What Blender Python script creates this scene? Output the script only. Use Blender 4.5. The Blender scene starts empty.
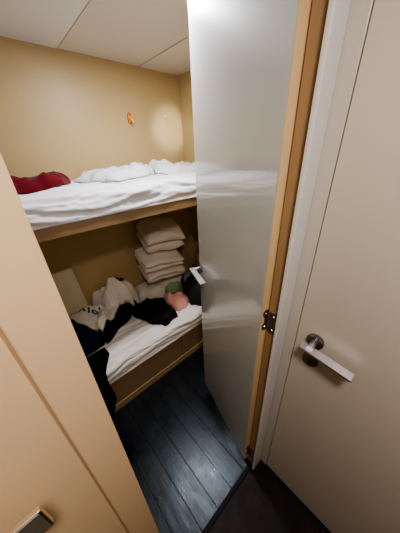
import bpy, bmesh, math, random
from mathutils import Vector, Matrix, noise
from mathutils.bvhtree import BVHTree
random.seed(4)
S = bpy.context.scene
COL = S.collection
PI = math.pi
V = Vector

# ------------------------------------------------------------------ materials
def srgb(r, g, b):
    f = lambda c: ((c/255+0.055)/1.055)**2.4 if c > 10 else c/255/12.92
    return (f(r), f(g), f(b), 1)

def mat(name, col, rough=.5, metal=0, var=.06, scale=8, bump=0, bscale=60, coat=0, crough=.1, spec=.5,
        stretch=(1, 1, 1), sheen=0, emit=0):
    m = bpy.data.materials.new(name); m.use_nodes = True
    nt = m.node_tree; N = nt.nodes; L = nt.links
    p = N['Principled BSDF']
    tc = N.new('ShaderNodeTexCoord'); mp = N.new('ShaderNodeMapping'); mp.inputs['Scale'].default_value = stretch
    L.new(tc.outputs['Object'], mp.inputs[0])
    nz = N.new('ShaderNodeTexNoise'); nz.inputs['Scale'].default_value = scale; nz.inputs['Detail'].default_value = 4
    L.new(mp.outputs[0], nz.inputs[0])
    mx = N.new('ShaderNodeMix'); mx.data_type = 'RGBA'
    mx.inputs[6].default_value = tuple(c*(1-var) for c in col[:3])+(1,)
    mx.inputs[7].default_value = tuple(min(1, c*(1+var)) for c in col[:3])+(1,)
    L.new(nz.outputs[0], mx.inputs[0]); L.new(mx.outputs[2], p.inputs['Base Color'])
    p.inputs['Roughness'].default_value = rough; p.inputs['Metallic'].default_value = metal
    p.inputs['Specular IOR Level'].default_value = spec
    p.inputs['Coat Weight'].default_value = coat; p.inputs['Coat Roughness'].default_value = crough
    p.inputs['Sheen Weight'].default_value = sheen
    if emit:
        p.inputs['Emission Color'].default_value = col; p.inputs['Emission Strength'].default_value = emit
    if bump:
        b = N.new('ShaderNodeBump'); b.inputs['Strength'].default_value = bump; b.inputs['Distance'].default_value = .004
        n2 = N.new('ShaderNodeTexNoise'); n2.inputs['Scale'].default_value = bscale; n2.inputs['Detail'].default_value = 5
        L.new(mp.outputs[0], n2.inputs[0]); L.new(n2.outputs[0], b.inputs['Height']); L.new(b.outputs[0], p.inputs['Normal'])
    return m

M = {}
M['tan_wall'] = mat('tan_wall', srgb(194, 170, 124), rough=.42, var=.035, scale=3, bump=.05, bscale=120, stretch=(1, 1, 6), spec=.4)
M['tan_wood'] = mat('tan_wood', srgb(176, 147, 108), rough=.45, var=.10, scale=6, stretch=(12, 12, 1))
M['bunk_wood'] = mat('bunk_wood', srgb(152, 125, 92), rough=.45, var=.10, scale=6, stretch=(1, 10, 12))
M['lip_wood'] = mat('lip_wood', srgb(240, 206, 156), rough=.4, var=.06, scale=6, stretch=(14, 14, 1))
M['jamb_wood'] = mat('jamb_wood', srgb(174, 141, 103), rough=.45, var=.12, scale=6, stretch=(14, 14, 1))
M['ceiling_white'] = mat('ceiling_white', srgb(212, 208, 200), rough=.55, var=.02, scale=2)
M['ceiling_cream'] = mat('ceiling_cream', srgb(204, 194, 178), rough=.55, var=.02, scale=2)
M['groove'] = mat('groove', srgb(70, 58, 44), rough=.8)
M['door_gloss'] = mat('door_gloss', srgb(214, 216, 210), rough=.35, var=.02, scale=2, spec=.5, coat=1, crough=.07)
M['door_gloss'].node_tree.nodes['Principled BSDF'].inputs['Coat IOR'].default_value = 2.1
M['door_beige'] = mat('door_beige', srgb(214, 204, 191), rough=.32, var=.02, scale=2, coat=.35, crough=.12)
M['door_peach'] = mat('door_peach', srgb(242, 209, 168), rough=.38, var=.02, scale=2, coat=.2, crough=.2)
M['trim_white'] = mat('trim_white', srgb(234, 232, 230), rough=.35, var=.015, scale=3)
M['trim_grey'] = mat('trim_grey', srgb(208, 200, 190), rough=.35, var=.015, scale=3)
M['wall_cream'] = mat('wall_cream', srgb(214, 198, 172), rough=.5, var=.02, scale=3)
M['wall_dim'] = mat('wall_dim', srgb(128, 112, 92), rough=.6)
M['steel_reflecting_dark'] = mat('steel_reflecting_dark', (.42, .37, .30, 1), rough=.5, metal=.8, var=.1, scale=30)  # dark reflection on the pull handle's front, put into the metal colour
M['steel_rose'] = mat('steel_rose', (.30, .28, .27, 1), rough=.2, metal=1, var=.1, scale=30)
M['steel'] = mat('steel', (.80, .80, .90, 1), rough=.30, metal=1, var=.05, scale=30)
M['steel_warm'] = mat('steel_warm', (.75, .66, .52, 1), rough=.3, metal=1, var=.05, scale=30)
M['peach_dark'] = mat('peach_dark', srgb(180, 150, 118), rough=.5)
M['steel_dark'] = mat('steel_dark', (.16, .14, .12, 1), rough=.35, metal=1, var=.1, scale=30)
M['hinge_metal'] = mat('hinge_metal', (.30, .26, .22, 1), rough=.38, metal=.9, var=.15, scale=40)
M['black_hole'] = mat('black_hole', (.004, .004, .004, 1), rough=.7)
M['sheet_white'] = mat('sheet_white', srgb(226, 226, 228), rough=.85, var=.02, scale=20, bump=.15, bscale=260, spec=.2)
M['sheet_cool'] = mat('sheet_cool', srgb(218, 219, 227), rough=.85, var=.03, scale=20, bump=.15, bscale=260, spec=.2)
M['sheet_low'] = mat('sheet_low', srgb(236, 230, 225), rough=.85, var=.03, scale=20, bump=.15, bscale=260, spec=.2)  # white sheet with the warm tone of the lighting put into its colour
M['linen'] = mat('linen', srgb(238, 230, 222), rough=.9, var=.04, scale=16, bump=.2, bscale=200, spec=.15)
M['linen_b'] = mat('linen_b', srgb(232, 223, 214), rough=.9, var=.04, scale=16, bump=.2, bscale=200, spec=.15)
M['cushion'] = mat('cushion', srgb(222, 210, 184), rough=.9, var=.04, scale=16, bump=.2, bscale=200, spec=.15)
M['tee'] = mat('tee', srgb(236, 232, 226), rough=.9, var=.04, scale=16, bump=.2, bscale=200, spec=.15)
M['tan_blanket'] = mat('tan_blanket', srgb(196, 168, 138), rough=.95, var=.12, scale=20, bump=.3, bscale=160, spec=.1)
M['maroon'] = mat('maroon', srgb(92, 10, 24), rough=.85, var=.15, scale=14, bump=.2, bscale=200, spec=.15, sheen=.15)
M['black_cloth'] = mat('black_cloth', srgb(25, 24, 27), rough=.9, var=.2, scale=14, bump=.2, bscale=200, spec=.12)
M['navy_cloth'] = mat('navy_cloth', srgb(22, 30, 54), rough=.9, var=.2, scale=14, bump=.2, bscale=200, spec=.12)
M['charcoal_cloth'] = mat('charcoal_cloth', srgb(46, 46, 48), rough=.9, var=.2, scale=14, bump=.2, bscale=200, spec=.12)
M['pink_cloth'] = mat('pink_cloth', srgb(238, 178, 172), rough=.9, var=.06, scale=14, bump=.2, bscale=200, spec=.12)
M['green_cloth'] = mat('green_cloth', srgb(142, 166, 130), rough=.9, var=.06, scale=14, bump=.2, bscale=200, spec=.12)
M['blue_cloth'] = mat('blue_cloth', srgb(120, 132, 160), rough=.9, var=.06, scale=14, bump=.2, bscale=200, spec=.12)
M['ink'] = mat('ink', srgb(26, 24, 30), rough=.8)
M['orange'] = mat('orange', srgb(226, 122, 10), rough=.35, var=.05)
M['orange_pale'] = mat('orange_pale', srgb(246, 196, 120), rough=.35, var=.05)
M['cream_plastic'] = mat('cream_plastic', srgb(236, 222, 186), rough=.35, var=.02)
M['cord'] = mat('cord', srgb(196, 182, 160), rough=.6)
M['lamp_glow'] = mat('lamp_glow', (.85, .88, 1, 1), emit=4)
M['blue_glow'] = mat('blue_glow', (.22, .2, 1, 1), emit=6)
M['threshold'] = mat('threshold', srgb(26, 25, 27), rough=.6, var=.3, scale=18, bump=.3, bscale=40, spec=.15)

def floor_mat(name, base, rough, seams, tint):
    m = bpy.data.materials.new(name); m.use_nodes = True
    nt = m.node_tree; N = nt.nodes; L = nt.links; p = N['Principled BSDF']
    tc = N.new('ShaderNodeTexCoord')
    # long grain
    mp = N.new('ShaderNodeMapping'); mp.inputs['Scale'].default_value = (22, 2.2, 1); L.new(tc.outputs['Object'], mp.inputs[0])
    g = N.new('ShaderNodeTexNoise'); g.inputs['Scale'].default_value = 1.6; g.inputs['Detail'].default_value = 6; L.new(mp.outputs[0], g.inputs[0])
    w = N.new('ShaderNodeTexNoise'); w.inputs['Scale'].default_value = 9; w.inputs['Detail'].default_value = 7; w.inputs['Roughness'].default_value = .7
    L.new(tc.outputs['Object'], w.inputs[0])
    mx = N.new('ShaderNodeMix'); mx.data_type = 'RGBA'
    mx.inputs[6].default_value = base; mx.inputs[7].default_value = tint
    rm = N.new('ShaderNodeMapRange'); rm.inputs[1].default_value = .45; rm.inputs[2].default_value = .8
    L.new(w.outputs[0], rm.inputs[0]); L.new(rm.outputs[0], mx.inputs[0])
    # plank seams: distance of x to the nearest multiple of .11
    sp = N.new('ShaderNodeSeparateXYZ'); L.new(tc.outputs['Object'], sp.inputs[0])
    a = N.new('ShaderNodeMath'); a.operation = 'ADD'; a.inputs[1].default_value = 10*.11-.105; L.new(sp.outputs[0], a.inputs[0])
    pp = N.new('ShaderNodeMath'); pp.operation = 'PINGPONG'; pp.inputs[1].default_value = .055; L.new(a.outputs[0], pp.inputs[0])
    sm = N.new('ShaderNodeMapRange'); sm.interpolation_type = 'SMOOTHSTEP'
    sm.inputs[1].default_value = .0008; sm.inputs[2].default_value = .003; L.new(pp.outputs[0], sm.inputs[0])
    mz = N.new('ShaderNodeMix'); mz.data_type = 'RGBA'; mz.inputs[6].default_value = (.001, .001, .0012, 1)
    L.new(mx.outputs[2], mz.inputs[7])
    rr = N.new('ShaderNodeMapRange'); rr.inputs[3].default_value = rough-.12; rr.inputs[4].default_value = rough+.22
    L.new(w.outputs[0], rr.inputs[0]); L.new(rr.outputs[0], p.inputs['Roughness'])
    h = N.new('ShaderNodeMath'); h.operation = 'MULTIPLY_ADD'; h.inputs[1].default_value = .6; L.new(g.outputs[0], h.inputs[0]); L.new(w.outputs[0], h.inputs[2])
    h2 = N.new('ShaderNodeMath'); h2.operation = 'ADD'; L.new(h.outputs[0], h2.inputs[0])
    b = N.new('ShaderNodeBump'); b.inputs['Strength'].default_value = .35; b.inputs['Distance'].default_value = .004
    if seams:
        L.new(sm.outputs[0], mz.inputs[0]); L.new(mz.outputs[2], p.inputs['Base Color']); L.new(sm.outputs[0], h2.inputs[1])
    else:
        L.new(mx.outputs[2], p.inputs['Base Color']); h2.inputs[1].default_value = 0
    L.new(h2.outputs[0], b.inputs['Height']); L.new(b.outputs[0], p.inputs['Normal'])
    p.inputs['Specular IOR Level'].default_value = .5 if seams else .16
    p.inputs['Specular Tint'].default_value = (.78, .89, 1, 1) if seams else (1, .93, .88, 1)
    return m
M['cabin_floor'] = floor_mat('cabin_floor', srgb(9, 9, 11), .27, True, srgb(20, 20, 24))
M['corridor_floor'] = floor_mat('corridor_floor', srgb(30, 25, 27), .48, False, srgb(60, 49, 51))

# ------------------------------------------------------------------ mesh helpers
def box(bm, x0, x1, y0, y1, z0, z1, bevel=0, mtx=None, seg=2):
    t = bmesh.new()
    bmesh.ops.create_cube(t, size=1)
    for v in t.verts:
        v.co = V((x0+(v.co.x+.5)*(x1-x0), y0+(v.co.y+.5)*(y1-y0), z0+(v.co.z+.5)*(z1-z0)))
    if bevel:
        bmesh.ops.bevel(t, geom=t.edges[:], offset=bevel, segments=seg, profile=.5, affect='EDGES')
    if mtx: bmesh.ops.transform(t, matrix=mtx, verts=t.verts)
    merge(bm, t)

def merge(bm, t):
    me = bpy.data.meshes.new('tmp'); t.to_mesh(me); t.free(); bm.from_mesh(me); bpy.data.meshes.remove(me)

def cyl(bm, p0, p1, r0, r1=None, n=24, bevel=0):
    r1 = r0 if r1 is None else r1
    p0, p1 = V(p0), V(p1); d = p1-p0
    t = bmesh.new()
    bmesh.ops.create_cone(t, cap_ends=True, segments=n, radius1=r0, radius2=r1, depth=d.length)
    if bevel:
        es = [e for e in t.edges if all(abs(v.co.z-d.length/2) < 1e-5 for v in e.verts)]
        bmesh.ops.bevel(t, geom=es, offset=bevel, segments=2, profile=.5, affect='EDGES')
    q = V((0, 0, 1)).rotation_difference(d.normalized())
    bmesh.ops.transform(t, matrix=Matrix.Translation((p0+p1)/2) @ q.to_matrix().to_4x4(), verts=t.verts)
    merge(bm, t)

def tube(bm, pts, r, n=8):
    rings = []
    for i, p in enumerate(pts):
        a = V(pts[max(0, i-1)]); b = V(pts[min(len(pts)-1, i+1)])
        q = V((0, 0, 1)).rotation_difference((b-a).normalized())
        rings.append([bm.verts.new(V(p)+q @ V((r*math.cos(2*PI*k/n), r*math.sin(2*PI*k/n), 0))) for k in range(n)])
    for a, b in zip(rings, rings[1:]):
        for k in range(n): bm.faces.new((a[k], a[(k+1) % n], b[(k+1) % n], b[k]))
    bm.faces.new(rings[0][::-1]); bm.faces.new(rings[-1])

def link(name, bm, m, parent=None, smooth=False, origin=None, kind=None):
    """one mesh object; origin = its base point (bottom centre when not given)"""
    bm.normal_update()
    if origin is None and parent is None:
        xs = [v.co for v in bm.verts]
        origin = V(((min(c.x for c in xs)+max(c.x for c in xs))/2, (min(c.y for c in xs)+max(c.y for c in xs))/2, min(c.z for c in xs)))
    origin = V(origin) if origin is not None else V((0, 0, 0))
    if parent is not None: origin = V((0, 0, 0))
    if origin.length: bmesh.ops.translate(bm, vec=-origin, verts=bm.verts)
    me = bpy.data.meshes.new(name); bm.to_mesh(me); bm.free()
    me.materials.append(M[m])
    if smooth:
        for p in me.polygons: p.use_smooth = True
    o = bpy.data.objects.new(name, me); COL.objects.link(o); o.location = origin
    if parent is not None: o.parent = parent
    if kind: o['kind'] = kind
    return o

def child(name, bm, m, parent, smooth=False):
    """a part given in world coordinates, placed under a thing that stands unrotated"""
    w = world_loc(parent)
    bmesh.ops.translate(bm, vec=-w, verts=bm.verts)
    return link(name, bm, m, parent, smooth)

def world_loc(o):
    l = o.location.copy()
    while o.parent: o = o.parent; l += o.location
    return l

def tag(o, label, cat, group=None):
    o['label'] = label; o['category'] = cat
    if group: o['group'] = group
    return o

def empty(name, loc, label=None, cat=None, kind=None):
    o = bpy.data.objects.new(name, None); COL.objects.link(o); o.location = loc; o.empty_display_size = .1
    if label: tag(o, label, cat)
    if kind: o['kind'] = kind
    return o

def struct(name, m, *boxes, bevel=0):
    bm = bmesh.new()
    for b in boxes: box(bm, *b, bevel=bevel)
    return link(name, bm, m, kind='structure')

# ------------------------------------------------------------------ cloth helpers
def nz(x, y, z=0): return noise.noise(V((x, y, z)))
def ridge(x, y, z=0): return (1-abs(noise.noise(V((x, y, z)))*1.7))

def folds(x, y, seed, f=9, ang=0, aniso=2.5):
    return .74*pleats(x, y, seed, f, ang, aniso)+.26*pleats(x, y, seed+41, f*2.1, ang+.6, max(1.3, aniso*.6))

def pleats(x, y, seed, f, ang, aniso):
    """0..1 creased cloth: bundles of warped pleats about the direction ang, each fading in and out"""
    wx = x+.050*nz(x*4.2, y*4.2, seed+3)+.014*nz(x*13, y*13, seed+4)
    wy = y+.050*nz(x*4.2+9, y*4.2, seed+7)+.014*nz(x*13+5, y*13, seed+8)
    spread = 2.6/aniso; tot = 0; ws = 0
    for k in range(6):
        a = ang+spread*(math.sin(seed*1.7+k*2.4)*.75)
        fr = f*(.42+.20*k)
        t = (-math.sin(a)*wx+math.cos(a)*wy)*fr+seed*.37+k*.31
        tri = abs((t % 1)*2-1)
        tri = tri*tri*(3-2*tri)*.6+tri*.4
        g = .5+1.1*nz(x*4.5+k*7.1, y*4.5, seed+13*k)
        g = max(0, min(1, g)); w = 1/(1+.55*k)
        tot += w*g*tri; ws += w*.5
    return min(1.25, tot/ws*.62)

def pdist(px, py, poly):
    """signed distance to a polygon, positive inside"""
    d = 1e9; inside = False; n = len(poly)
    for i in range(n):
        x0, y0 = poly[i]; x1, y1 = poly[(i+1) % n]
        ex, ey = x1-x0, y1-y0
        t = max(0, min(1, ((px-x0)*ex+(py-y0)*ey)/(ex*ex+ey*ey+1e-12)))
        d = min(d, math.hypot(px-x0-t*ex, py-y0-t*ey))
        if (y0 > py) != (y1 > py) and px < (x1-x0)*(py-y0)/(y1-y0)+x0: inside = not inside
    return d if inside else -d

LAYERS = []
def lay(o):
    """remember a placed mesh so later cloth can lie on it"""
    me = o.data; mw = Matrix.LocRotScale(o.location, o.rotation_euler, None)
    LAYERS.append(BVHTree.FromPolygons([mw @ v.co for v in me.vertices], [list(p.vertices) for p in me.polygons]))
    return o
def surf(x, y):
    z = -9
    for t in LAYERS:
        h = t.ray_cast(V((x, y, 1.30 if LOW else 2.1)), V((0, 0, -1)))
        if h[0] is not None and h[0].z > z: z = h[0].z
    return z
LOW = False
OFFS = [(0, 0)]+[(r*math.cos(PI*k/4+r*40), r*math.sin(PI*k/4+r*40)) for r in (.005, .0095, .014) for k in range(8)]
def base_at(x, y): return max(surf(x+a, y+b) for a, b in OFFS)

def heap(poly, h, seed, fold=.03, f=14, ang=0, aniso=2.5, edge=.06, res=.008, lump=.4, wavy=.02, maxbase=9):
    """a crumpled cloth lying inside an outline on whatever was placed before"""
    xs = [p[0] for p in poly]; ys = [p[1] for p in poly]
    x0, x1, y0, y1 = min(xs)-.02, max(xs)+.02, min(ys)-.02, max(ys)+.02
    nx, ny = int((x1-x0)/res)+1, int((y1-y0)/res)+1
    B, P, XY = {}, {}, {}
    def dist(x, y): return pdist(x, y, poly)+wavy*nz(x*13, y*13, seed+31)
    for i in range(nx+1):
        for j in range(ny+1):
            x, y = x0+i*res, y0+j*res
            if y > 1.742 or x > 1.404: continue
            d = dist(x, y)
            if d < -res*1.05: continue
            for _ in range(3):      # pull the outermost ring onto the smooth outline
                if d >= 0: break
                gx = dist(x+.002, y)-dist(x-.002, y); gy = dist(x, y+.002)-dist(x, y-.002)
                gl = math.hypot(gx, gy)+1e-9
                x -= d*gx/gl; y -= d*gy/gl; d = dist(x, y) if _ < 2 else 0
            d = max(d, 0); y = min(y, 1.738); x = min(x, 1.40)
            b = base_at(x, y)
            if b > maxbase or b < 0: continue
            q = min(1, d/edge); B[i, j] = b; XY[i, j] = (x, y); P[i, j] = math.sqrt(max(0, 1-(1-q)**2))
    bm = bmesh.new(); T, Bo, Z = {}, {}, {}
    for (i, j), b in B.items():
        x, y = XY[i, j]
        low = .5+.5*nz(x*6, y*6, seed+50)*1.7
        z = h*(1-lump+lump*low)+fold*1.5*(folds(x, y, seed, f, ang, aniso)-.33)
        nb = [B[k] for k in ((i+1, j), (i-1, j), (i, j+1), (i, j-1), (i+2, j), (i-2, j), (i, j+2), (i, j-2)) if k in B]
        bs = max(b, (b+sum(nb))/(1+len(nb)))
        Z[i, j] = bs+.009+max(.004, z)*P[i, j]
        T[i, j] = bm.verts.new((x, y, Z[i, j])); Bo[i, j] = bm.verts.new((x, y, b+.003))
    use = set()
    for (i, j) in T:
        k = [(i, j), (i+1, j), (i+1, j+1), (i, j+1)]
        if all(q in T for q in k):
            bm.faces.new([T[q] for q in k]); bm.faces.new([Bo[q] for q in k][::-1]); use.add((i, j))
    for (i, j) in use:
        for (a, b2, n) in (((i, j), (i+1, j), (i, j-1)), ((i+1, j), (i+1, j+1), (i+1, j)), ((i+1, j+1), (i, j+1), (i, j+1)), ((i, j+1), (i, j), (i-1, j))):
            if n not in use: bm.faces.new((T[b2], T[a], Bo[a], Bo[b2]))
    bmesh.ops.delete(bm, geom=[v for v in bm.verts if not v.link_faces], context='VERTS')
    bmesh.ops.recalc_face_normals(bm, faces=bm.faces[:])
    def zf(x, y):
        u, v = (x-x0)/res, (y-y0)/res; i, j = int(u), int(v); u -= i; v -= j
        q = [Z.get(k) for k in ((i, j), (i+1, j), (i, j+1), (i+1, j+1))]
        if None in q: return None
        return (q[0]*(1-u)+q[1]*u)*(1-v)+(q[2]*(1-u)+q[3]*u)*v
    return bm, zf

def sheet(x0, x1, yf, yb, z0, ztop, seed, amp=.014, rnd=.05, f=11, flip=1):
    """a loose white sheet wrapped over a berth mattress: back edge, top, rounded front, skirt"""
    prof = []
    L1 = yb-yf-rnd; L3 = (ztop-z0)-rnd; L2 = rnd*PI/2
    tot = L1+L2+L3; ns = int(tot/.0065); nx = int((x1-x0)/.009)
    bm = bmesh.new(); rows = []
    for j in range(ns+1):
        s = tot*j/ns
        if s < L1: p, n = V((0, yb-s, ztop)), V((0, 0, 1))
        elif s < L1+L2:
            a = (s-L1)/rnd; n = V((0, -math.sin(a), math.cos(a))); p = V((0, yf+rnd, ztop-rnd))+n*rnd
        else: p, n = V((0, yf, ztop-rnd-(s-L1-L2))), V((0, -1, 0))
        row = []
        for i in range(nx+1):
            x = x0+(x1-x0)*i/nx
            k = folds((x+.22*flip*(s-.4))*.42, s*1.05, seed, f, .10*flip, 6.0)
            soft = nz(x*3, s*4, seed+5)
            e = 1.0
            if s > L1+L2: e = .7
            ez = min(1, (tot-s)/.02); ex = min(1, (x1-x)/.02, (x-x0)/.02)
            dd = amp*1.5*(k-.33)+.012*soft
            q = p+n*dd*e*(.25+.75*ez)*max(ex, .2)
            q.x = x
            row.append(bm.verts.new(q))
        rows.append(row)
    for a, b in zip(rows, rows[1:]):
        for i in range(nx): bm.faces.new((a[i], b[i], b[i+1], a[i+1]))
    # bottom and sides close the bundle
    vb = [bm.verts.new((r, yb, z0)) for r in (x0, x1)]
    bm.faces.new([rows[0][0]]+rows[0][1:]+[vb[1], vb[0]])
    bm.faces.new([r[0] for r in rows][::-1]+[vb[0]])
    bm.faces.new([r[-1] for r in rows]+[vb[1]])
    bm.faces.new(rows[-1][::-1]+[vb[0], vb[1]])
    bmesh.ops.recalc_face_normals(bm, faces=bm.faces[:])
    return bm

# ------------------------------------------------------------------ the setting
ZC = 2.17
struct('floor', 'cabin_floor', (-.60, 1.41, .272, 1.75, -.05, 0))
struct('floor', 'corridor_floor', (-.95, .66, -1.1, .250, -.05, -.002))
bm = bmesh.new(); box(bm, .0, .575, .250, .272, -.05, .004, bevel=.003); link('trim_1', bm, 'threshold', kind='structure')
struct('wall_back', 'tan_wall', (-.60, 1.41, 1.75, 1.81, -.05, ZC+.03))
bm = bmesh.new(); box(bm, 1.41, 1.47, .30, 1.81, -.05, ZC+.03); link('wall_end', bm, 'tan_wall', kind='structure')
struct('wall_left', 'tan_wall', (-.66, -.60, .34, 1.81, -.05, ZC+.03))
# ceiling: three panels with dark open joints, on a dark backing
struct('ceiling', 'ceiling_white', (-.60, .541, .30, 1.75, ZC, ZC+.02), bevel=.0015)
struct('ceiling', 'ceiling_cream', (.546, 1.052, .30, 1.75, ZC+.002, ZC+.022), bevel=.0015)
struct('ceiling', 'ceiling_cream', (1.057, 1.41, .30, 1.75, ZC, ZC+.02), bevel=.0015)
struct('ceiling', 'groove', (-.66, 1.47, .30, 1.81, ZC+.022, ZC+.04))
struct('ceiling', 'ceiling_white', (-.95, .66, -1.1, .30, ZC, ZC+.04))
# walls round the corridor
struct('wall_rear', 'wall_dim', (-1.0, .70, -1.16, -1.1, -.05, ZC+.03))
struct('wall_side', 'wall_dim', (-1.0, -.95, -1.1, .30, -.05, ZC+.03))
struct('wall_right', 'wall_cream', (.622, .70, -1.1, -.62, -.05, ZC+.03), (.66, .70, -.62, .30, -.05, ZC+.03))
struct('wall_front', 'tan_wall', (.605, 1.41, .262, .30, -.05, ZC+.03))
# door lining and white architrave at the corner post
bm = bmesh.new(); box(bm, .547, .618, .235, .247, -.0, ZC, bevel=.0025); link('trim_2', bm, 'trim_white', kind='structure')
bm = bmesh.new(); box(bm, .566, .604, .247, .286, 0, ZC, bevel=.001); link('trim_3', bm, 'jamb_wood', kind='structure')
bm = bmesh.new(); box(bm, .620, .66, .199, .247, -.0, ZC, bevel=.002); link('trim_4', bm, 'trim_grey', kind='structure')
bm = bmesh.new(); box(bm, .645, .66, -.62, .199, -.0, ZC); link('trim_5', bm, 'groove', kind='structure')

# ------------------------------------------------------------------ lever handle
def lever_handle(parent, base, n, a, keyz, pre='lever_handle', length=.128, back=.027, metal='steel'):
    """base on the door face, n out of the face, a along the lever; parts sit under the door"""
    base, n, a = V(base), V(n).normalized(), V(a).normalized()
    up = V((0, 0, 1))
    w = world_loc(parent)
    bm = bmesh.new()
    cyl(bm, base+n*.004, base+n*.046, .0095, n=20)
    ad = (a-up*.13).normalized(); ud = (up-ad*up.dot(ad)).normalized()   # the blade droops a little
    fr = Matrix(((a.x, n.x, 0, 0), (a.y, n.y, 0, 0), (0, 0, 1, 0), (0, 0, 0, 1)))
    fd = Matrix(((ad.x, n.x, ud.x, 0), (ad.y, n.y, ud.y, 0), (ad.z, n.z, ud.z, 0), (0, 0, 0, 1)))
    mt = Matrix.Translation(base) @ fd
    box(bm, -back, length, .028, .060, -.011, -.003, bevel=.0018, mtx=mt)
    bmesh.ops.recalc_face_normals(bm, faces=bm.faces[:])
    bmesh.ops.translate(bm, vec=-w, verts=bm.verts)
    h = link(pre, bm, metal, parent)
    bm = bmesh.new()
    cyl(bm, base, base+n*.009, .0275, n=40, bevel=.002)
    bmesh.ops.translate(bm, vec=-w, verts=bm.verts); r = link('rose', bm, 'steel_rose', h)
    e = base-up*.088
    bm = bmesh.new()
    cyl(bm, e, e+n*.009, .0265, n=40, bevel=.002)
    bmesh.ops.translate(bm, vec=-w, verts=bm.verts); k = link('key_escutcheon', bm, 'steel_rose', parent)
    bm = bmesh.new()
    cyl(bm, e+n*.0085, e+n*.0105, .0055, n=20)
    t = bmesh.new(); box(t, -.0028, .0028, .0085, .0104, -.015, .001, mtx=Matrix.Translation(e) @ fr); merge(bm, t)
    bmesh.ops.translate(bm, vec=-w, verts=bm.verts); link('keyhole', bm, 'black_hole', k)
    return h

def hinge(parent, center_edge, edge_u, edge_n, center_jamb, jamb_u, jamb_n, z):
    """two chamfered leaves, two screws each, three knuckles"""
    w = world_loc(parent)
    bm = bmesh.new()
    for c, u, n in ((V(center_edge), V(edge_u), V(edge_n)), (V(center_jamb), V(jamb_u), V(jamb_n))):
        u.normalize(); n.normalize()
        out = [(-.003, -.044), (.020, -.046), (.029, -.038), (.029, -.024), (.020, -.010), (.020, .010), (.029, .024), (.029, .038), (.020, .046), (-.003, .044)]
        lo = [bm.verts.new(c+u*p[0]*.9+n*.0002+V((0, 0, z+p[1]))) for p in out]
        hi = [bm.verts.new(c+u*p[0]*.9+n*.0028+V((0, 0, z+p[1]))) for p in out]
        bm.faces.new(hi); bm.faces.new(lo[::-1])
        for i in range(len(out)):
            k = (i+1) % len(out); bm.faces.new((lo[i], lo[k], hi[k], hi[i]))
    bmesh.ops.recalc_face_normals(bm, faces=bm.faces[:])
    bmesh.ops.translate(bm, vec=-w, verts=bm.verts)
    h = link('hinge', bm, 'hinge_metal', parent)
    mid = (V(center_edge)+V(center_jamb))/2+V(edge_n).normalized()*.003
    bm = bmesh.new()
    for z0, z1 in ((-.040, -.015), (-.013, .013), (.015, .040)):
        cyl(bm, mid+V((0, 0, z+z0)), mid+V((0, 0, z+z1)), .0048, n=14)
    bmesh.ops.translate(bm, vec=-w, verts=bm.verts); link('knuckle', bm, 'steel_dark', h, True)
    for c, u, n in ((V(center_edge), V(edge_u), V(edge_n)), (V(center_jamb), V(jamb_u), V(jamb_n))):
        for zz in (-.030, .030):
            bm = bmesh.new(); q = c+u.normalized()*.015+V((0, 0, z+zz))
            cyl(bm, q+n.normalized()*.0026, q+n.normalized()*.0042, .0040, .003, n=14)
            bmesh.ops.translate(bm, vec=-w, verts=bm.verts); link('screw', bm, 'steel', h)
    return h

# ------------------------------------------------------------------ the open cabin door, hinged on the corner post
O = V((.5475, .301, 0)); D = V((.167, .507, 0)).normalized(); NF = V((-D.y, D.x, 0))  # NF: out of the face one sees
TH = .038; W = .538; DZ0, DZ1 = .008, 2.12
door = empty('door_1', O, 'open glossy white cabin door with a pale wood edge', 'door', 'structure')
frm = Matrix(((D.x, NF.x, 0, 0), (D.y, NF.y, 0, 0), (0, 0, 1, 0), (0, 0, 0, 1)))
bm = bmesh.new(); box(bm, .004, W, -TH, 0, DZ0, DZ1, bevel=.0015, mtx=frm); link('door_leaf', bm, 'door_gloss', door)
bm = bmesh.new(); box(bm, 0, .004, -TH+.0005, -.0003, DZ0, DZ1, bevel=.0008, mtx=frm); o = link('edge_lipping', bm, 'lip_wood', door); o['label'] = 'pale wood edge strip'
lever_handle(door, O+D*.525+V((0, 0, 1.045)), NF, -D, .95)
EC = O-NF*(TH-.014)
for z in (1.075, .105):
    hinge(door, O-NF*(TH-.006), NF, -D, V((.566, .279, 0)), V((0, -1, 0)), V((-1, 0, 0)), z)

# ------------------------------------------------------------------ right-hand corridor door
d2 = empty('door_2', (.62, -.2, 0), 'closed beige door with steel lever handle', 'door', 'structure')
bm = bmesh.new(); box(bm, .620, .644, -.615, .1965, .012, ZC-.01, bevel=.0015); child('door_leaf', bm, 'door_beige', d2)
lever_handle(d2, (.620, .135, 1.05), (-1, 0, 0), (0, -1, 0), .962)

# ------------------------------------------------------------------ left-hand corridor door and its frame
struct('trim_6', 'door_peach', (-.0485, .018, .300, .34, -.05, ZC), bevel=.003)
struct('trim_7', 'peach_dark', (-.055, -.047, .3045, .335, 0, ZC))
d3 = empty('door_3', (-.45, .31, 0), 'closed peach door beside the cabin opening', 'door', 'structure')
bm = bmesh.new(); box(bm, -.80, -.0520, .301, .34, .01, ZC-.01, bevel=.0025); child('door_leaf', bm, 'door_peach', d3)
struct('wall_corner', 'wall_cream', (-.95, -.805, .30, .34, -.05, ZC), (-.95, .016, .341, .36, -.05, ZC))
bm = bmesh.new()
box(bm, -.30, -.108, .250, .259, 1.112, 1.171, bevel=.0015)
box(bm, -.255, -.215, .259, .301, 1.12, 1.15, bevel=.002)
child('pull_handle', bm, 'steel_warm', d3)
bm = bmesh.new(); box(bm, -.298, -.1115, .2490, .2502, 1.114, 1.1685, bevel=.0005); child('handle_dark_reflection', bm, 'steel_reflecting_dark', d3)  # thin plate that paints the dark reflection on the handle's front

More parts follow.
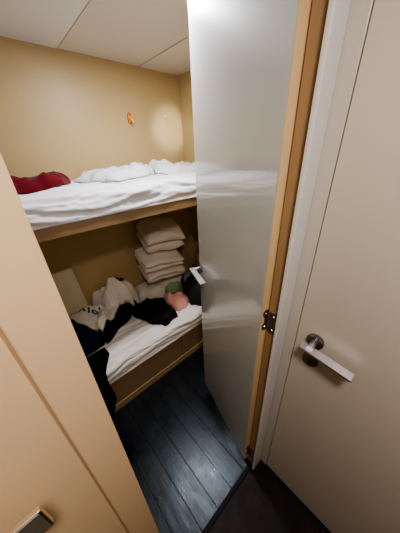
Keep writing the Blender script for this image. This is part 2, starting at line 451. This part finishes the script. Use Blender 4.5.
# ------------------------------------------------------------------ bunks
YF = 1.10
ub = empty('upper_bunk', (.40, 1.42, 1.31), 'upper bunk with plain wooden front rail', 'bunk bed')
bm = bmesh.new(); box(bm, -.598, 1.408, YF, YF+.022, 1.308, 1.362, bevel=.002); child('front_rail', bm, 'bunk_wood', ub)
bm = bmesh.new(); box(bm, -.598, 1.408, YF+.022, 1.748, 1.325, 1.352, bevel=.001); child('deck_board', bm, 'tan_wood', ub)
lb = empty('lower_bunk', (.40, 1.42, 0), 'lower bunk with wooden front panel and drawer', 'bunk bed')
bm = bmesh.new(); box(bm, -.598, .722, YF, YF+.02, .062, .282, bevel=.0015); child('front_panel', bm, 'bunk_wood', lb)
bm = bmesh.new(); box(bm, .728, 1.408, YF, YF+.02, .062, .282, bevel=.0015); child('drawer_front', bm, 'bunk_wood', lb)
bm = bmesh.new(); box(bm, -.598, 1.408, YF-.004, YF+.018, .0, .060, bevel=.0015); child('plinth', bm, 'tan_wood', lb)
bm = bmesh.new(); box(bm, -.598, 1.408, YF+.022, 1.748, .262, .284, bevel=.001); child('deck_board', bm, 'tan_wood', lb)

ZU, ZL = 1.475, .415
su = lay(tag(link('bed_sheet', sheet(-.59, 1.405, 1.093, 1.745, 1.3635, ZU, 3, amp=.046, f=26), 'sheet_white', smooth=True),
    'rumpled white sheet over the upper bunk mattress', 'sheet'))

# ------------------------------------------------------------------ what lies on the upper bunk
bm, _ = heap([(-.05, 1.40), (.06, 1.36), (.17, 1.37), (.30, 1.42), (.36, 1.50), (.37, 1.60), (.28, 1.66), (.05, 1.68), (-.06, 1.6)],
             .068, 5, fold=.04, f=14, ang=.5, aniso=2, edge=.07)
tag(link('garment', bm, 'maroon', smooth=True), 'dark red garment crumpled on the upper bunk', 'clothing')
bm, _ = heap([(.40, 1.60), (.50, 1.50), (.62, 1.43), (.80, 1.43), (.94, 1.50), (.94, 1.76), (.60, 1.76), (.46, 1.70)],
             .080, 8, fold=.05, f=15, ang=.9, edge=.10)
lay(tag(link('duvet', bm, 'sheet_cool', smooth=True), 'white duvet bunched up in the middle of the upper bunk', 'bedding'))
bm, _ = heap([(.955, 1.52), (1.05, 1.44), (1.25, 1.42), (1.41, 1.45), (1.41, 1.76), (1.10, 1.76), (.955, 1.76)],
             .070, 12, fold=.05, f=15, ang=-.3, edge=.09, maxbase=1.52)
tag(link('blanket', bm, 'sheet_white', smooth=True), 'white blanket bunched at the far end of the upper bunk', 'bedding')

# ------------------------------------------------------------------ wall hooks
bm = bmesh.new()
for z0, r in ((0, .017), (.012, .017)):
    pass
t = bmesh.new(); bmesh.ops.create_uvsphere(t, u_segments=20, v_segments=14, radius=1)
for v in t.verts: v.co = V((v.co.x*.019, v.co.y*.010, v.co.z*.036))
bmesh.ops.translate(t, vec=(.92, 1.742, 1.862), verts=t.verts); merge(bm, t)
hk = tag(link('wall_hook', bm, 'orange', smooth=True), 'small orange plastic hook on the tan back wall', 'hook')
bm = bmesh.new()
tube(bm, [(.922, 1.735, 1.875), (.922, 1.722, 1.855), (.924, 1.712, 1.842), (.926, 1.708, 1.836), (.928, 1.708, 1.846)], .008, 10)
child('hook_tip', bm, 'orange_pale', hk, True)
bm = bmesh.new(); cyl(bm, (1.235, 1.7495, 1.885), (1.235, 1.742, 1.885), .012, .010, 20, .002)
ph = tag(link('wall_peg', bm, 'cream_plastic', smooth=False), 'tiny cream peg on the tan back wall', 'peg')
bm = bmesh.new(); tube(bm, [(1.235, 1.742, 1.883), (1.235, 1.732, 1.878), (1.235, 1.726, 1.884)], .0035, 8); child('hook_tip', bm, 'cream_plastic', ph, True)

# ------------------------------------------------------------------ folded bedding stack in the far corner of the lower bunk
def folded(w, d, h, layers, seed, sag=.02):
    """a folded duvet: one long sheet laid back and forth, rounded folds at the front, soft sides; local, base at 0"""
    bm = bmesh.new(); nx = 26
    path = []; t = h/layers
    for k in range(layers):
        z0 = k*t+.004; z1 = (k+1)*t-.002
        r = (z1-z0)/2; zc = (z0+z1)/2
        loop = []
        for i in range(15): loop.append((d-(d-r)*i/14, z0))
        for i in range(1, 9): a = -PI/2-PI*i/9; loop.append((r+r*math.cos(a), zc+r*math.sin(a)))
        for i in range(15): loop.append((r+(d-r)*i/14, z1))
        rows = []
        for i in range(nx+1):
            u = i/nx; x = (u-.5)*w
            sh = min(1, math.sqrt(min(u, 1-u)/.09)) if min(u, 1-u) < .09 else 1
            row = []
            for (y, z) in loop:
                zz = zc+(z-zc)*(.35+.65*sh)
                n = .014*nz(x*9, y*9, seed+k*3+z*8)+.022*(folds(x+z, y+z*2, seed+k, 13, .3, 2.0)-.33)
                q = V((x+.5*n, y+n*(1.0 if y < r else .2), zz+n*(.9 if z > zc else .2)+(-sag*((x/w*2)**2))*(z/h)))
                row.append(bm.verts.new(q))
            rows.append(row)
        for a, b in zip(rows, rows[1:]):
            for i in range(len(loop)-1): bm.faces.new((a[i], a[i+1], b[i+1], b[i]))
        bm.faces.new(rows[0][::-1]); bm.faces.new(rows[-1])
    bmesh.ops.recalc_face_normals(bm, faces=bm.faces[:])
    return bm

def put(name, bm, m, loc, rot, label, cat, group=None):
    o = link(name, bm, m, smooth=True, origin=(0, 0, 0))
    o.location = loc; o.rotation_euler = rot
    return tag(o, label, cat, group)
# thin pale cord hanging in front of the end wall above the stack
bm = bmesh.new(); tube(bm, [(1.16, 1.735, 1.322), (1.17, 1.73, 1.20), (1.20, 1.72, 1.10), (1.25, 1.71, 1.03), (1.30, 1.70, 1.0)], .0022, 6)
tag(link('hanging_cord', bm, 'cord', smooth=True), 'thin pale cord hanging above the bedding stack', 'cord')

# ------------------------------------------------------------------ upright cushion at the left of the lower bunk
def cushion(w, h, t, seed):
    bm = bmesh.new(); n = 26; F, B = [], []
    for i in range(n+1):
        for s, R in ((-1, F), (1, B)):
            row = []
            for j in range(n+1):
                u, v = 2*i/n-1, 2*j/n-1
                e = max(0, (1-u**4)*(1-v**4))**.45
                k = .010*(folds(u*.3, v*.3, seed, 9, .8)-.3)+.01*nz(u*2, v*2, seed)
                pin = 1-.05*(abs(u)*abs(v))**3-.035*(1-u*u)*(abs(v) > .99)-.035*(1-v*v)*(abs(u) > .99)
                row.append(bm.verts.new((u*w/2*pin, s*e*(t/2+k), h/2+v*h/2*pin)))
            R.append(row)
    for R, f in ((F, 1), (B, -1)):
        for a, b in zip(R, R[1:]):
            for j in range(n): bm.faces.new((a[j], b[j], b[j+1], a[j+1]) if f > 0 else (a[j], a[j+1], b[j+1], b[j]))
    bmesh.ops.remove_doubles(bm, verts=bm.verts[:], dist=.0006)
    bmesh.ops.recalc_face_normals(bm, faces=bm.faces[:])
    return bm
LAYERS.clear(); LOW = True
lay(tag(link('bed_sheet', sheet(-.59, 1.405, 1.093, 1.745, .2855, ZL, 17, amp=.038, f=22, flip=-1), 'sheet_low', smooth=True),
    'rumpled white sheet over the lower bunk mattress', 'sheet'))
lay(put('pillow', cushion(.34, .46, .062, 4), 'cushion', (.100, 1.706, ZL+.03), (-.02, -.05, .0), 'cream pillow standing against the lower bunk wall', 'pillow'))

bm, _ = heap([(.66, 1.60), (.72, 1.50), (.84, 1.46), (1.00, 1.45), (1.14, 1.50), (1.16, 1.76), (.66, 1.76)],
             .135, 87, fold=.045, f=13, ang=-.4, edge=.07, lump=.25)
lay(tag(link('bed_linen', bm, 'linen_b', smooth=True), 'creased off-white linen under the stack of folded duvets', 'bedding'))
G = 'folded bedding in the lower bunk'
for (loc, rot, args, mt, lab) in (
        ((.900, 1.475, ZL+.185), (.38, .05, -.12), (.37, .24, .100, 2, 2), 'linen_b', 'folded off-white duvet at the bottom of the slumped stack'),
        ((.885, 1.462, ZL+.303), (.38, .05, -.12), (.37, .25, .100, 2, 6), 'linen', 'folded off-white duvet in the middle of the slumped stack'),
        ((.93, 1.485, ZL+.444), (.38, .05, -.16), (.35, .26, .19, 2, 9), 'linen', 'thickest folded duvet on top of the slumped stack')):
    lay(put('folded_duvet', folded(*args), mt, loc, rot, lab, 'bedding', G))

# tan blanket wedged between the stack and the end wall
bm, _ = heap([(1.17, 1.36), (1.24, 1.28), (1.36, 1.27), (1.41, 1.30), (1.41, 1.74), (1.19, 1.74)], .50, 41, fold=.08, f=16, ang=1.3, edge=.12, lump=.3, maxbase=.6)
lay(tag(link('blanket', bm, 'tan_blanket', smooth=True), 'crumpled brown-beige blanket wedged beside the stack of duvets', 'bedding'))

# ------------------------------------------------------------------ clothes on the lower bunk
def cloth(name, poly, h, seed, m, label, **k):
    bm, zf = heap(poly, h, seed, **k)
    o = link(name, bm, m, smooth=True); lay(tag(o, label, 'clothing')); return o, zf
cloth('trousers', [(-.05, 1.33), (.08, 1.30), (.20, 1.31), (.27, 1.36), (.30, 1.46), (.31, 1.60), (.27, 1.655), (.05, 1.655), (-.06, 1.62)],
      .16, 61, 'navy_cloth', 'dark navy trousers under the tip of the printed white shirt', fold=.03, f=9, ang=.2, edge=.17, lump=.2)
cloth('leggings', [(.20, 1.30), (.30, 1.33), (.42, 1.41), (.52, 1.48), (.56, 1.58), (.50, 1.64), (.38, 1.64), (.31, 1.60), (.28, 1.46)],
      .085, 67, 'black_cloth', 'black leggings beside and under the printed white shirt', fold=.03, f=9, ang=.8, edge=.06, lump=.2, maxbase=.62)
bm, _ = heap([(.30, 1.72), (.36, 1.64), (.46, 1.57), (.58, 1.55), (.655, 1.60), (.655, 1.76), (.45, 1.76), (.30, 1.76)],
             .31, 81, fold=.07, f=16, ang=.5, edge=.14, lump=.25, maxbase=.56)
lay(tag(link('bed_linen', bm, 'linen', smooth=True), 'creased off-white linen heaped behind the printed shirt', 'bedding'))
tee, zf = cloth('shirt', [(.085, 1.60), (.13, 1.48), (.225, 1.31), (.32, 1.40), (.42, 1.51), (.48, 1.61), (.44, 1.66), (.12, 1.665)],
      .025, 71, 'tee', 'white shirt with dark printed lettering', fold=.022, f=12, ang=.7, edge=.04, wavy=.012, maxbase=.74)
cloth('jumper', [(.50, 1.47), (.56, 1.28), (.63, 1.16), (.77, 1.17), (.80, 1.32), (.84, 1.42), (.78, 1.47), (.68, 1.54), (.57, 1.56)],
      .075, 91, 'black_cloth', 'black jumper crumpled in the middle of the lower bunk', fold=.03, f=8, ang=1.0, edge=.06, maxbase=.49)
cloth('top', [(.775, 1.31), (.82, 1.23), (.90, 1.215), (.97, 1.27), (.97, 1.38), (.88, 1.41), (.79, 1.39)],
      .115, 99, 'pink_cloth', 'pink top crumpled between the dark clothes', fold=.065, f=15, ang=.9, edge=.085, res=.006, lump=.15, wavy=.01, maxbase=.52)
cloth('top', [(.80, 1.46), (.85, 1.385), (.95, 1.37), (1.04, 1.40), (1.00, 1.45), (.90, 1.465)],
      .17, 103, 'green_cloth', 'pale green top behind the pink one', fold=.02, f=12, ang=.3, edge=.05, res=.006, lump=.15, wavy=.006, maxbase=.60)
cloth('jacket', [(.955, 1.20), (1.02, 1.14), (1.14, 1.13), (1.30, 1.22), (1.37, 1.30), (1.37, 1.42), (1.14, 1.45), (1.03, 1.44), (.98, 1.36)],
      .20, 95, 'charcoal_cloth', 'dark grey jacket crumpled in front of the duvet stack', fold=.03, f=8, ang=.1, edge=.08, lump=.25, maxbase=.57)
cloth('scarf', [(1.00, 1.36), (1.05, 1.33), (1.10, 1.36), (1.09, 1.40), (1.03, 1.40)],
      .025, 107, 'blue_cloth', 'grey-blue scrap of cloth beside the pink top', fold=.03, f=14, ang=.3, edge=.03, res=.006, maxbase=.75)
cloth('sock', [(.50, 1.68), (.55, 1.665), (.585, 1.68), (.57, 1.72), (.52, 1.72)],
      .025, 111, 'black_cloth', 'small black sock on the linen heap', fold=.02, f=14, edge=.02, res=.006)

# printed characters on the shirt: strokes that follow the cloth
def stroke(bm, pts, w=.0055):
    P = []
    for (a, b) in zip(pts, pts[1:]):
        for k in range(6):
            t = k/6; P.append((a[0]+(b[0]-a[0])*t, a[1]+(b[1]-a[1])*t))
    P.append(pts[-1])
    L, R = [], []
    for i, p in enumerate(P):
        a = P[max(0, i-1)]; b = P[min(len(P)-1, i+1)]
        d = V((b[0]-a[0], b[1]-a[1])).normalized(); q = V((-d.y, d.x))*w
        for lst, s in ((L, 1), (R, -1)):
            x, y = p[0]+s*q.x, p[1]+s*q.y
            z = zf(x, y)
            if z is None: z = zf(p[0], p[1]) or ZL+.1
            lst.append(bm.verts.new((x, y, z+.004)))
    for i in range(len(P)-1): bm.faces.new((L[i], L[i+1], R[i+1], R[i]))
bm = bmesh.new()
def glyph(c, ex, ey, strokes):
    for s in strokes: stroke(bm, [(c[0]+ex[0]*u+ey[0]*v, c[1]+ex[1]*u+ey[1]*v) for u, v in s])
EX, EY = (.031, -.028), (.021, .056)
glyph((.190, 1.577), EX, EY, [[(-.5, -.4), (0, .4), (.5, -.4)]])
glyph((.224, 1.543), EX, EY, [[(0, -.5), (0, .5)]])
glyph((.257, 1.519), EX, EY, [[(.45*math.cos(2*PI*k/10), .5*math.sin(2*PI*k/10)) for k in range(11)]])
glyph((.287, 1.525), EX, EY, [[(0, .3), (0, .6)]])
child('lettering', bm, 'ink', tee)['label'] = 'dark printed letters'

# ------------------------------------------------------------------ black garment hanging over the bunk edge to the floor
def lerp(t, ks):
    for (a, x), (b, y) in zip(ks, ks[1:]):
        if t <= b: return x+(y-x)*(t-a)/(b-a)
    return ks[-1][1]
def drape():
    bm = bmesh.new(); prof = [(1.27, ZL+.035), (1.23, ZL+.05), (1.18, ZL+.052), (1.12, ZL+.048), (1.070, ZL+.015), (1.048, ZL-.06),
                              (1.04, .25), (1.035, .16), (1.02, .09), (1.01, .045), (.94, .03), (.86, .025), (.78, .022), (.74, .004)]
    pts = []
    for a, b in zip(prof, prof[1:]):
        for k in range(7): t = k/7; pts.append((a[0]+(b[0]-a[0])*t, a[1]+(b[1]-a[1])*t))
    pts.append(prof[-1]); nx = 34; rows = []; n = len(pts)
    for j, (y, z) in enumerate(pts):
        t = j/(n-1)
        xr = lerp(t, ((0, .20), (.16, .20), (.30, .13), (.36, .125), (.50, .135), (.62, .07), (.78, .06), (.90, .085), (1, .05)))+.010*nz(t*9, 3, 7)
        xl = -.25
        row = []
        for i in range(nx+1):
            u = i/nx; x = xl+(xr-xl)*u
            fz = .028*(folds(x*1.6, t*.6, 121, 9, PI/2, 4)-.3)
            hang = 1 if .3 < t < .68 else .35
            e = min(1, (1-u)/.06)
            row.append(bm.verts.new((x, y-fz*hang-.02*hang*e, max(.002, z+fz*.5*(1-hang*.7))-(1-e)*.012*(1-hang))))
        rows.append(row)
    for a, b in zip(rows, rows[1:]):
        for i in range(nx): bm.faces.new((a[i], b[i], b[i+1], a[i+1]))
    r = bmesh.ops.solidify(bm, geom=bm.faces[:], thickness=-.012)
    bmesh.ops.recalc_face_normals(bm, faces=bm.faces[:])
    return bm
tag(link('coat', drape(), 'black_cloth', smooth=True), 'black coat hanging over the lower bunk edge onto the floor', 'clothing')

# ------------------------------------------------------------------ lamps
def area(name, loc, size, power, col, rot=(0, 0, 0), shape='DISK', spread=PI):
    l = bpy.data.lights.new(name, 'AREA'); l.shape = shape; l.size = size; l.energy = power; l.color = col; l.spread = spread
    o = bpy.data.objects.new(name, l); COL.objects.link(o); o.location = loc; o.rotation_euler = rot; return o
def panel_light(x, y, wx, wy, label):
    f = empty('ceiling_light', (x, y, ZC-.012), label, 'light')
    bm = bmesh.new(); box(bm, x-wx/2-.012, x+wx/2+.012, y-wy/2-.012, y+wy/2+.012, ZC-.0125, ZC-.0005, bevel=.002)
    child('bezel', bm, 'trim_white', f)
    bm = bmesh.new(); box(bm, x-wx/2, x+wx/2, y-wy/2, y+wy/2, ZC-.0145, ZC-.0120, bevel=.0008)
    child('lens', bm, 'lamp_glow', f)
f = empty('ceiling_light', (.705, .955, ZC-.012), 'round white downlight in the cabin ceiling', 'light')
bm = bmesh.new(); cyl(bm, (.705, .955, ZC-.0125), (.705, .955, ZC-.0005), .055, n=36); child('bezel', bm, 'trim_white', f)
bm = bmesh.new(); cyl(bm, (.705, .955, ZC-.0145), (.705, .955, ZC-.0118), .042, n=36); child('lens', bm, 'lamp_glow', f)
panel_light(.0, -.22, .20, .20, 'square white light panel in the corridor ceiling')
area('cabin_lamp', (.705, .955, ZC-.02), .09, 11, (.98, .98, 1))
sp = bpy.data.lights.new('wall_patch_spot', 'SPOT'); sp.energy = 8.0; sp.color = (1, .95, .85); sp.spot_size = .75; sp.spot_blend = .8; sp.shadow_soft_size = .03  # added spot without a fixture, makes the bright patch near the wall corner
so = bpy.data.objects.new('wall_patch_spot', sp); COL.objects.link(so); so.location = (1.37, 1.22, 1.84)
so.rotation_euler = (V((1.29, 1.75, 1.80))-V(so.location)).to_track_quat('-Z', 'Y').to_euler()
area('corridor_lamp', (.0, -.22, ZC-.02), .20, 8.0, (1, .92, .84), shape='SQUARE')
pl = bpy.data.lights.new('door_glow_point', 'POINT'); pl.energy = .7; pl.color = (.25, .22, 1); pl.shadow_soft_size = .02  # added point light without a fixture, tints the top of the open door blue
po = bpy.data.objects.new('door_glow_point', pl); COL.objects.link(po); po.location = (.60, .80, 2.12)

w = bpy.data.worlds.new('World'); S.world = w; w.use_nodes = True
bg = w.node_tree.nodes['Background']; bg.inputs[0].default_value = (.9, .85, .8, 1); bg.inputs[1].default_value = .05

# ------------------------------------------------------------------ camera: wide phone lens, tilted down and rolled
cam = bpy.data.cameras.new('camera'); co = bpy.data.objects.new('camera', cam); COL.objects.link(co)
A = V((270, -126, 215.4577)).normalized(); U = -V((18, 407, 215.4577)).normalized()
B = U.cross(A)
R = Matrix((A, B, U))          # rows: world axes seen from the lens (x right, y down, z ahead)
right, down, fwd = R.col[0], R.col[1], R.col[2]
co.matrix_world = Matrix(((right.x, -down.x, -fwd.x, 0), (right.y, -down.y, -fwd.y, 0), (right.z, -down.z, -fwd.z, 1.62), (0, 0, 0, 1)))
cam.sensor_width = 36; cam.sensor_fit = 'AUTO'; cam.lens = 215.4577/533*36; cam.clip_start = .01
S.camera = co
S.view_settings.view_transform = 'AgX'
S.view_settings.look = 'AgX - Medium High Contrast'
S.view_settings.exposure = 0.42
S.cycles.use_denoising = True
S.cycles.max_bounces = 10
